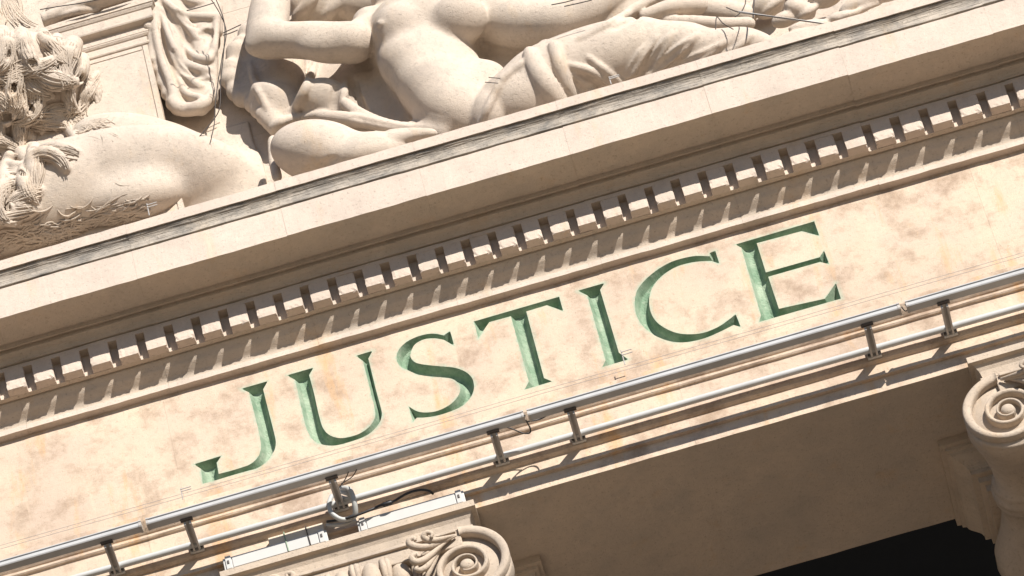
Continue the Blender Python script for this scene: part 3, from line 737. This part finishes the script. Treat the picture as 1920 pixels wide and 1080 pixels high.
# torso
Fg.blob(798, 70, .20, 116, 100, 82, -4, .06)
Fg.blob(795, -10, .18, 105, 64, 66, -6, .06)
Fg.blob(808, 128, .215, 104, 74, 82, 16, .09)
Fg.blob(836, 180, .215, 100, 72, 82, 30, .09)
Fg.blob(872, 222, .20, 96, 66, 78, 28, .09)
Fg.blob(905, 170, .18, 50, 60, 60, 30, .08)
Fg.blob(748, 54, .35, 50, 50, 40, 10, .04)
Fg.blob(862, 36, .345, 54, 50, 40, -10, .04)
on(Fg, [(715, 44, -3, 7), (710, 43, 1, 4)], .012)
# neck and head above the frame
Fg.chain([(790, -50, .22, 48), (775, -110, .24, 40)], .04)
Fg.blob(765, -175, .28, 62, 78, 66, 8, .03)
Fg.chain([(762, -175, .46, 9), (760, -155, .48, 11)], .02)
Fg.chain([(700, -180, .2, 26), (730, -240, .22, 34), (800, -245, .2, 34), (830, -170, .18, 26)], .03)
# viewer's left arm
Fg.chain([(720, 42, .20, 36), (694, 46, .21, 36)], .04)
Fg.chain([(664, 80, .30, 40), (625, 79, .315, 38), (585, 76, .32, 36), (540, 75, .32, 34), (502, 74, .315, 38)], .015)
Fg.blob(610, 88, .325, 52, 30, 28, 3, .03); Fg.blob(480, 84, .33, 22, 22, 20, 0, .03)
Fg.chain([(690, 62, .24, 38), (664, 80, .28, 38)], .02)
Fg.chain([(498, 72, .315, 38), (505, 25, .30, 38), (514, -20, .28, 32), (540, -90, .27, 25)], .02)
Fg.chain([(540, -90, .27, 25), (570, -125, .27, 28), (610, -150, .27, 20)], .02)
# viewer's right arm
Fg.chain([(905, 30, .20, 46), (960, 42, .235, 46), (1010, 44, .26, 41), (1055, 40, .28, 36)], .04)
Fg.chain([(1055, 40, .28, 36), (1100, 22, .28, 36), (1150, -8, .28, 30), (1200, -45, .28, 22)], .03)
Fg.blob(1222, -60, .28, 26, 18, 14, -30, .02)
# drapery above the left arm
Fg.blob(600, 10, .06, 60, 50, 30, 0, .03)
for ch in ([(556, 36, 2, 10), (578, 8, 4, 9), (596, -25, 4, 9)], [(610, 34, 2, 9), (632, 8, 5, 10), (650, -25, 5, 12)], [(655, 20, 2, 8), (664, -10, 4, 9)]): on(Fg, ch, .02)
Fg.blob(660, 0, .06, 40, 46, 34, 0, .03)
# rounded mound at the left foot of the figure
Fg.blob(602, 285, .30, 98, 62, 66, 8, .03)
Fg.blob(690, 288, .30, 95, 42, 58, -6, .05)
Fg.chain([(512, 262, .20, 9), (513, 300, .22, 8), (520, 335, .24, 8)], .02)
Fg.chain([(735, 262, .36, 14), (775, 254, .36, 9), (815, 250, .36, 6)], .02)
Fg.chain([(730, 250, .36, 7), (770, 246, .37, 6), (810, 247, .36, 5)], .012)
on(Fg, [(600, 322, 2, 8), (612, 306, 2, 5), (628, 298, 3, 3)], .02, 'sub')
# hip drapery and knot
Fg.blob(985, 190, .25, 95, 72, 78, -18, .03)
Fg.blob(922, 222, .245, 48, 62, 66, 12, .015)
# thigh, knee, shin under cloth
Fg.chain([(1010, 165, .25, 72), (1090, 130, .26, 68), (1160, 105, .27, 62), (1215, 90, .27, 52)], .05)
Fg.chain([(1225, 92, .27, 50), (1285, 88, .29, 44), (1330, 92, .28, 34), (1395, 82, .28, 28), (1440, 90, .26, 18)], .03)
for ch in ([(1233, 70, 1, 4), (1204, 100, 2, 7), (1184, 133, 2, 8), (1164, 160, 2, 8)], [(1262, 62, 1, 4), (1243, 87, 2, 8), (1221, 124, 2, 9), (1185, 156, 2, 8)], [(1362, 78, 1, 3), (1322, 101, 2, 7), (1284, 118, 2, 8), (1240, 140, 1, 7)],
           [(1308, 66, 1, 4), (1277, 90, 2, 8), (1239, 122, 2, 8), (1204, 148, 2, 7)], [(1066, 122, 1, 4), (1100, 131, 2, 5), (1124, 144, 2, 5), (1148, 164, 1, 5)], [(1104, 108, 1, 3), (1135, 133, 2, 5), (1166, 158, 1, 5)], [(1095, 175, 1, 5), (1120, 172, 2, 5), (1150, 174, 1, 4)], [(1410, 66, 0, 3), (1380, 92, 1, 5), (1340, 112, 1, 5)]):
    on(Fg, ch, .018)
for ch in ([(1222, 70, 2, 3), (1196, 112, 3, 6), (1170, 150, 3, 6)], [(1250, 74, 2, 4), (1232, 100, 3, 7), (1204, 138, 3, 7), (1176, 160, 3, 6)], [(1292, 80, 2, 4), (1260, 104, 3, 7), (1222, 138, 3, 7)], [(1345, 92, 2, 4), (1300, 112, 3, 6), (1262, 128, 3, 6)], [(1086, 140, 2, 3), (1116, 154, 3, 5), (1140, 176, 3, 5)], [(1072, 150, 2, 4), (1092, 168, 3, 5), (1104, 186, 3, 5)]):
    on(Fg, ch, .014, 'sub')
on(Fg, [(892, 256, 0, 6), (912, 208, 1, 7), (932, 168, 2, 8), (944, 146, 2, 10)], .010)
Fg.chain([(940, 150, .36, 9), (948, 144, .37, 10)], .012)
on(Fg, [(942, 149, 2, 8), (964, 131, 2, 8), (992, 112, 2, 8)], .012)
on(Fg, [(994, 100, -6, 14), (1008, 134, -5, 20), (1030, 172, -5, 24), (1058, 214, -6, 24)], .006, 'add', 7, False)
Fg.chain([(1010, 106, .30, 9), (1020, 88, .32, 12), (1038, 88, .32, 13)], .010)
on(Fg, [(1038, 86, -2, 11), (1050, 126, -2, 13), (1064, 165, -3, 13), (1084, 204, -3, 12)], .010, 'add', 7, False)
# cloth sweeping up behind the thigh, flat strip behind the shin
Fg.chain([(1050, 92, .20, 12), (1100, 66, .20, 22), (1150, 40, .20, 30), (1210, 8, .19, 34), (1290, -30, .17, 36)], .02)
on(Fg, [(1085, 76, 0, 5), (1140, 46, 1, 7), (1190, 18, 1, 8), (1240, -10, 1, 9)], .015)
on(Fg, [(1150, 52, 3, 5), (1190, 34, 4, 6), (1240, 10, 3, 6)], .015, 'sub')
Fg.chain([(1210, 30, .24, 12), (1260, 14, .24, 16), (1310, 10, .2, 18)], .015)
Fg.chain([(1225, 38, .2, 10), (1300, 42, .22, 13), (1360, 46, .22, 13), (1405, 44, .2, 12)], .012)
Fg.chain([(1230, 20, .08, 20), (1320, 20, .06, 26), (1400, 30, .06, 20)], .03)
# block of stone the figure lies on
Fg.box((X(505, 300, .3), YT-.40, 1.95), (X(1460, 90, .3), YT+.02, 2.10), .05)
Fg.box((X(690, 200, .1), YT-.12, 1.95), (X(1100, 90, .1), YT+.02, 3.0), .06)
stt = thing('reclining_statue', 'carved limestone reclining woman with bare torso and draped legs on the cornice', 'statue', (X(830, 200, .3), -.2, 1.975))
o = Fg.mesh('body', 'statue', stt); o.matrix_parent_inverse = Matrix.Translation(-stt.location)

# ---------------- rocks and drapery beyond the foot
Fr = Field((X(1400, 60, .1), YT-.55, 1.97), (X(1800, -20, .1), YT+.03, 3.3), .010)
for q in ((1440, 10, .08, 34, 26, 20, -30), (1472, 36, .12, 28, 16, 18, -20), (1500, 18, .13, 32, 20, 22, 20), (1548, -8, .13, 36, 24, 24, -20), (1612, 8, .16, 44, 18, 24, -25), (1664, -16, .16, 48, 20, 24, -15), (1580, 32, .18, 34, 12, 16, -10), (1520, 50, .18, 44, 14, 20, -8), (1500, 72, .18, 54, 18, 24, -12)):
    Fr.blob(*q, .008)
for ch in ([(1428, 30, 2, 6), (1456, 4, 3, 7), (1480, -20, 3, 8)], [(1488, 40, 2, 5), (1515, 22, 3, 6), (1535, 8, 3, 6)], [(1570, 36, 2, 4), (1610, 20, 3, 5), (1650, 4, 3, 5)]): on(Fr, ch, .01)
Fr.box((X(1420, 80, .1), YT-.30, 1.95), (X(1780, 0, .1), YT+.02, 2.2), .05)
o = Fr.mesh('carved_rocks', 'statue'); tag(o, 'heap of carved stone folds beyond the feet of the reclining statue', 'carving')

# ---------------- draped pedestal
pz = lambda px, py, h: P(px, py, h-YT)
HB = .14
xr = pz(277, 84, HB).x; xl = xr-1.6
ped = thing('draped_pedestal', 'moulded stone pedestal with sunk panel and cloth hanging off its corner', 'pedestal', (xr-.5, -.1, 1.985))
def pp(name, mb, mat='statue', smooth=False, par=None):
    o = mb.build(name, M[mat], par or ped, smooth)
    for q in o.data.vertices: q.co -= ped.location
    return o
z1 = pz(277, 84, HB).z                   # underside of the lowest moulding at the corner
pp('shaft', MB().box(xl, xr, YT-HB, YT-.001, 1.99, z1+.05))
def mould(prof_, name):
    V = []; F = []
    for h_, z_ in prof_: V += [(xl-h_, YT-.001, z_), (xl-h_, YT-HB-h_, z_), (xr+h_, YT-HB-h_, z_), (xr+h_, YT-.001, z_)]
    for i in range(len(prof_)-1):
        for j in range(3): F.append((i*4+j, i*4+j+1, (i+1)*4+j+1, (i+1)*4+j))
    F += [(3, 2, 1, 0), tuple(len(V)-4+j for j in range(4))]
    pp(name, MB().add(V, F))
mould([(.002, z1), (.012, z1+.003), (.016, z1+.010), (.012, z1+.018), (.012, z1+.024)], 'lower_bead')
mould([(.004, z1+.024), (.004, z1+.065), (.010, z1+.067), (.018, z1+.076), (.020, z1+.084)], 'neck_band')
mould([(.022, z1+.084), (.022, z1+.13), (.03, z1+.133)], 'cap_band')
mould([(.060, z1+.133), (.064, z1+.14), (.064, z1+.20), (.070, z1+.203), (.078, z1+.214), (.082, z1+.222)], 'corona_band')
mould([(.086, z1+.222), (.086, z1+.25), (.03, z1+.26)], 'top_band')
x1_ = pz(965/3.6, 340/3.6, HB).x; z2 = pz(965/3.6, 340/3.6, HB).z
pp('corner_strip', MB().box(x1_+.003, xr-.001, YT-HB-.006, YT-HB-.001, 2.0, z1-.002))
pp('head_strip', MB().box(xl+.05, x1_-.003, YT-HB-.006, YT-HB-.001, z2+.003, z1-.002))
pp('panel', MB().box(xl+.05, x1_-.004, YT-HB-.006, YT-HB-.001, 2.0, z2-.004))
Fd = Field((pz(70, 20, .3).x, YT-.52, 2.3), (pz(440, 100, .2).x, YT+.03, 4.2), .0075)
pol = [(274, -30), (276, 30), (286, 110), (308, 165), (320, 194), (340, 212), (366, 212), (392, 196), (402, 176), (398, 140), (402, 96), (408, 30), (400, -30)]
gg = np.array([(x, y) for x in range(270, 412, 9) for y in range(-30, 214, 9)], float); gg = gg[inside(gg, pol)]
for x, y in gg: Fd.blob(x, y, .075+.07*max(0, 1-(x-272)/80)*max(.25, 1-max(0, y)/230)+.010*math.sin(x*.12), 14, 14, 20, 0, .015)
for ch in ([(290, -30, 4, 8), (293, 55, 4, 8), (304, 111, 4, 8), (320, 155, 4, 8), (328, 192, 4, 9)],
           [(299, -25, 5, 6), (305, 28, 5, 6), (315, 64, 6, 7), (326, 103, 6, 7), (343, 133, 6, 7), (365, 155, 5, 7), (380, 166, 4, 6)],
           [(304, 0, 5, 6), (332, 28, 6, 7), (357, 53, 6, 8), (372, 74, 5, 8)],
           [(308, 42, 4, 5), (323, 80, 6, 6), (343, 115, 6, 8), (368, 128, 6, 8), (392, 134, 4, 7)],
           [(323, 189, 5, 10), (338, 204, 6, 12), (365, 204, 6, 12), (388, 190, 5, 10), (400, 172, 4, 8)],
           [(307, 0, 5, 6), (345, 28, 6, 7), (392, 32, 5, 8), (408, 30, 4, 7)], [(407, 30, 3, 6), (404, 72, 3, 6), (400, 100, 3, 6)], [(396, 100, 4, 6), (390, 112, 5, 8), (368, 108, 5, 7), (352, 92, 4, 6)],
           [(334, 150, 4, 5), (350, 176, 5, 6), (376, 184, 4, 6)], [(330, -20, 4, 6), (352, 0, 5, 7), (380, 6, 4, 7)]):
    on(Fd, ch, .013)
for ch in ([(306, 22, 1, 3), (328, 46, 1, 6), (347, 74, 1, 7), (362, 92, 1, 5)], [(322, 96, 1, 3), (336, 126, 1, 5), (362, 140, 1, 5), (386, 142, 1, 4)], [(380, 62, -3, 9), (392, 62, -3, 9), (388, 80, -3, 7)], [(380, 150, -2, 5), (394, 150, -2, 5)], [(296, 20, 2, 3), (304, 70, 2, 4), (318, 120, 2, 4), (334, 160, 2, 4)], [(330, 20, 2, 3), (352, 42, 2, 4), (368, 50, 2, 4)]):
    on(Fd, ch, .008, 'sub')
# cloth lying over the pedestal top
Fd.chain([(60, 45, .22, 12), (130, 20, .23, 14), (190, 4, .24, 13), (250, -14, .24, 12), (290, -24, .23, 12)], .02)
Fd.chain([(100, 22, .18, 16), (160, 0, .18, 18), (230, -22, .18, 18)], .02)
on(Fd, [(112, 30, 1, 4), (150, 20, 2, 6), (185, 18, 1, 5)], .012); on(Fd, [(150, 8, 1, 5), (210, -8, 2, 6), (260, -24, 1, 6)], .012)
o = Fd.mesh('cloth', 'statue', ped); o.matrix_parent_inverse = Matrix.Translation(-ped.location)

# ---------------- lion: smooth body, mane of carved locks
Fl = Field((X(-260, 300, .2), YT-.60, 1.97), (X(500, 300, .1), YT+.03, 3.75), .0078)
Fl.box((X(-400, 300, 0), YT-.012, 1.9), (X(490, 330, 0), YT+.02, 3.05), .02)
Fl.blob(50, 190, .17, 118, 140, 66, 20, .06)
Fl.blob(-70, 200, .22, 150, 170, 80, 0, .06)
Fl.blob(195, 352, .15, 215, 112, 72, -14, .10)
Fl.blob(330, 350, .045, 150, 84, 44, -8, .16)
Fl.blob(60, 395, .21, 140, 85, 74, -14, .10)
Fl.chain([(170, 268, .11, 36), (260, 268, .09, 32), (340, 298, .07, 36)], .12)
Fl.blob(-30, 420, .24, 140, 70, 70, -14, .06)
Fl.box((X(-400, 500, .3), YT-.26, 1.95), (X(330, 400, .3), YT+.02, 2.06), .05)
Fl.blob(120, 345, .235, 80, 78, 66, -10, .07); Fl.blob(205, 300, .17, 70, 44, 50, 10, .07); Fl.blob(250, 372, .18, 90, 48, 58, -12, .08); Fl.blob(340, 322, .06, 80, 46, 40, 20, .12)
def right_edge(y): return float(np.interp(y, [-60, 10, 40, 90, 130, 180, 215, 250, 300, 330, 370, 410], [15, 38, 66, 112, 172, 192, 172, 122, 100, 78, 56, 25]))
class HMap:
    """height of a carved surface over the wall, on a pixel grid"""
    def __init__(s, F_, x0, x1, y0, y1, st=3.0):
        s.x0, s.y0, s.st = x0, y0, st; xs = np.arange(x0, x1, st); ys = np.arange(y0, y1, st)
        PX, PY = np.meshgrid(xs, ys, indexing='ij'); s.h = np.zeros(PX.shape); done = np.zeros(PX.shape, bool)
        d = np.array(fwd)[None, None]+np.array(cr)*((PX-960)/FPX)[..., None]+np.array(cu)*((540-PY)/FPX)[..., None]
        for h in np.arange(.60, -.01, -.004):
            t = ((YT-h)-CAM.y)/d[..., 1]; q = np.array(CAM)+d*t[..., None]
            i = np.round((q-F_.lo)/F_.res).astype(int); ok = ((i >= 0) & (i < F_.n)).all(-1); i = np.clip(i, 0, F_.n-1)
            hit = ok & ~done & (F_.D[i[..., 0], i[..., 1], i[..., 2]] < 0); s.h[hit] = h; done |= hit
        k = s.h.copy()
        for _ in range(2): k[1:-1, 1:-1] = (k[1:-1, 1:-1]*2+k[:-2, 1:-1]+k[2:, 1:-1]+k[1:-1, :-2]+k[1:-1, 2:])/6
        s.h = k
    def __call__(s, x, y):
        i = int(np.clip((x-s.x0)/s.st, 0, s.h.shape[0]-1)); j = int(np.clip((y-s.y0)/s.st, 0, s.h.shape[1]-1)); return float(s.h[i, j])
hm = HMap(Fl, -220, 470, -90, 520)
clumps = []
for gy in range(-60, 405, 27):
    for gx_ in range(-170, 215, 36):
        x = gx_+rng.normal()*8+(18 if (gy//27) % 2 else 0); y = gy+rng.normal()*7
        if x > right_edge(y): continue
        ang = 1.9+1.1*math.sin(x*.033+1.+.012*y)+.9*math.cos(y*.031-.014*x)+rng.normal()*.5
        clumps.append((x, y, ang, 34+rng.random()*24, 13+rng.random()*8, rng.normal()*.75, rng.random()**1.5*.05))
def cpt(c, t, w_):
    """point of a clump: t along (-1..1), w_ across (-1..1), bent along its length"""
    x, y, a, l_, w0, cv, h = c; a2 = a+cv*t; m_ = a+cv*t*.5
    wd = w0*(1.02-.55*abs(t)**1.5-.25*t)
    return x+math.cos(m_)*t*l_-math.sin(a2)*w_*wd, y+math.sin(m_)*t*l_+math.cos(a2)*w_*wd
for c in clumps:
    q = [(*cpt(c, t, 0), max(.10, .5*hm(*cpt(c, t, 0))+.5*hm(c[0], c[1]))-.030+c[6]*(1-.5*t*t)+.018*(1-t*t), c[4]*(1.05-.5*abs(t)**1.6-.22*t)) for t in np.linspace(-1, 1, 6)]
    Fl.chain(q, .006, 'add', 2)
for x, y, r_, ln, an in ((61, 119, 8, 10, 1.0), (122, 167, 7, 10, .5), (56, 202, 8, 14, 1.2), (172, 196, 9, 22, 1.25), (94, 247, 8, 8, .9), (25, 164, 8, 12, 1.9), (15, 216, 11, 18, 2.6), (58, 276, 7, 8, .8), (36, 325, 7, 10, .4), (150, 145, 7, 12, 1.2), (8, 385, 8, 12, .7), (88, 62, 7, 16, .5), (14, 100, 7, 14, 1.4)):
    dx, dy = math.cos(an)*ln, math.sin(an)*ln; h = surf(Fl, x, y)
    Fl.chain([(x-dx, y-dy, h-.005, r_*.6), (x, y, h-.015, r_), (x+dx, y+dy, h-.005, r_*.6)], .006, 'sub')
lion = thing('lion_statue', 'carved limestone lion with curly mane lying beside the draped pedestal', 'statue', (X(60, 400, .3), -.2, 1.975))
o = Fl.mesh('body', 'statue', lion); o.matrix_parent_inverse = Matrix.Translation(-lion.location)
hm = HMap(Fl, -220, 470, -90, 520)
mane = MB()
def strand(path, r_, lift):
    hs = [hm(a, b) for a, b in path]; k0 = len(path)//2; i0 = i1 = k0
    while i0 > 0 and abs(hs[i0-1]-hs[i0]) < .022: i0 -= 1
    while i1 < len(path)-1 and abs(hs[i1+1]-hs[i1]) < .022: i1 += 1
    if i1-i0 < 3: return
    path = path[i0:i1+1]; hs = hs[i0:i1+1]; n_ = len(path)
    hs = [(hs[max(0, i-1)]+2*hs[i]+hs[min(n_-1, i+1)])/4 for i in range(n_)]
    w3 = [P(a, b, h-YT)-fwd*(lift/PXM) for (a, b), h in zip(path, hs)]
    mane.tube(w3, [r_/PXM*(.35+.65*math.sin(math.pi*(.1+.8*i/(n_-1)))) for i in range(n_)], 5, False)
for c in clumps:
    for k in range(10):
        w_ = -1+2*(k+.5)/10+rng.normal()*.06; t0 = -1.05+rng.random()*.3; t1 = 1.05-rng.random()*.35; wob = rng.normal()*.10; ph = rng.random()*6
        strand([cpt(c, t, w_+wob*math.sin(3*t+ph)) for t in np.linspace(t0, t1, 13)], 1.6+rng.random()*.9, -.2)
for i in range(160):     # wisps lying down on the shoulder and along the back
    u = rng.random()*.42; x = 118+u*200+rng.normal()*5; y = 226+16*u+26*u*u+rng.normal()*9; a = .25+.25*u+rng.normal()*.25; ln = 16+rng.random()*20; cv = rng.normal()*.4
    strand([(x+math.cos(a+cv*t)*t*ln, y+math.sin(a+cv*t)*t*ln) for t in np.linspace(-1, 1, 9)], 1.5+rng.random()*1.0, -.7)
for i in range(230):     # shaggy fur over the paws
    u = rng.random(); x = -30+290*u; y = 462-66*u+rng.normal()*12; a = -.28+rng.normal()*.25; ln = 12+rng.random()*18; cv = rng.normal()*.35
    strand([(x+math.cos(a+cv*t)*t*ln, y+math.sin(a+cv*t)*t*ln) for t in np.linspace(-1, 1, 9)], 1.6+rng.random()*1.6, -.4)
o = mane.build('mane', M['mane'], lion, True)
for q in o.data.vertices: q.co -= lion.location

# ---------------- loose wires over the carvings
def wire(pts, label, r=.0028): cable(pts, r, 'wire', label, 'loose_wire', 'wire', 'loose wires on the tympanum', 5)
wire([(390, -10, .3), (412, 25, .3), (424, 60, .28), (416, 110, .26), (405, 180, .22), (402, 230, .2), (396, 258, .2)], 'thin rusty wire hanging from the cloth past the cloak edge')
wire([(402, -8, .3), (420, 40, .3), (420, 90, .28), (414, 150, .24), (412, 200, .22), (400, 225, .2), (373, 257, .2)], 'thin rusty wire hanging and crossing toward the wall foot')
wire([(350, 20, .4), (380, 12, .4), (402, 5, .38)], 'short rusty wire stretched over the hanging cloth')
wire([(418, 62, .34), (435, 54, .34), (452, 46, .34)], 'short rusty wire stub beside the elbow of the reclining statue')
wire([(418, 66, .34), (432, 62, .34), (446, 56, .34)], 'lower rusty wire stub beside the elbow of the reclining statue')
wire([(75, 18, .45), (110, 12, .45), (150, 6, .45), (200, -4, .45)], 'rusty wire stretched over the cloth on the pedestal')
wire([(1034, 9, .5), (1060, 4, .5), (1085, -3, .5)], 'thin wire above the outstretched forearm')
wire([(1058, 12, .52), (1085, 6, .52), (1110, 0, .52)], 'lower thin wire above the outstretched forearm')
wire([(916, 145, .62), (938, 147, .60)], 'upper pin sticking out beside the hip knot', .0022)
wire([(909, 154, .62), (934, 156, .60)], 'lower pin sticking out beside the hip knot', .0022)
wire([(1342, 55, .5), (1344, 32, .5), (1356, 44, .5), (1375, 55, .5)], 'bent wire loop over the shin of the reclining statue')
wire([(1362, 14, .4), (1390, 24, .45), (1440, 30, .5), (1500, 38, .5), (1540, 44, .5)], 'taut wire running from the strip to the cornice edge')
wire([(1398, -5, .4), (1397, 8, .42), (1390, 22, .44), (1378, 32, .45)], 'curved wire hanging before the carved strip')
wire([(1414, -5, .4), (1413, 12, .42), (1412, 34, .45)], 'upright rusty pin before the carved rocks', .004)
tag(MB().tube([tuple(P(a, b, .47)) for a, b in ((1385, 22), (1460, 33), (1545, 44))], .005, 6).build('light_tube', M['white'], None, True), 'thin white rod lying over the carved rocks', 'rod')
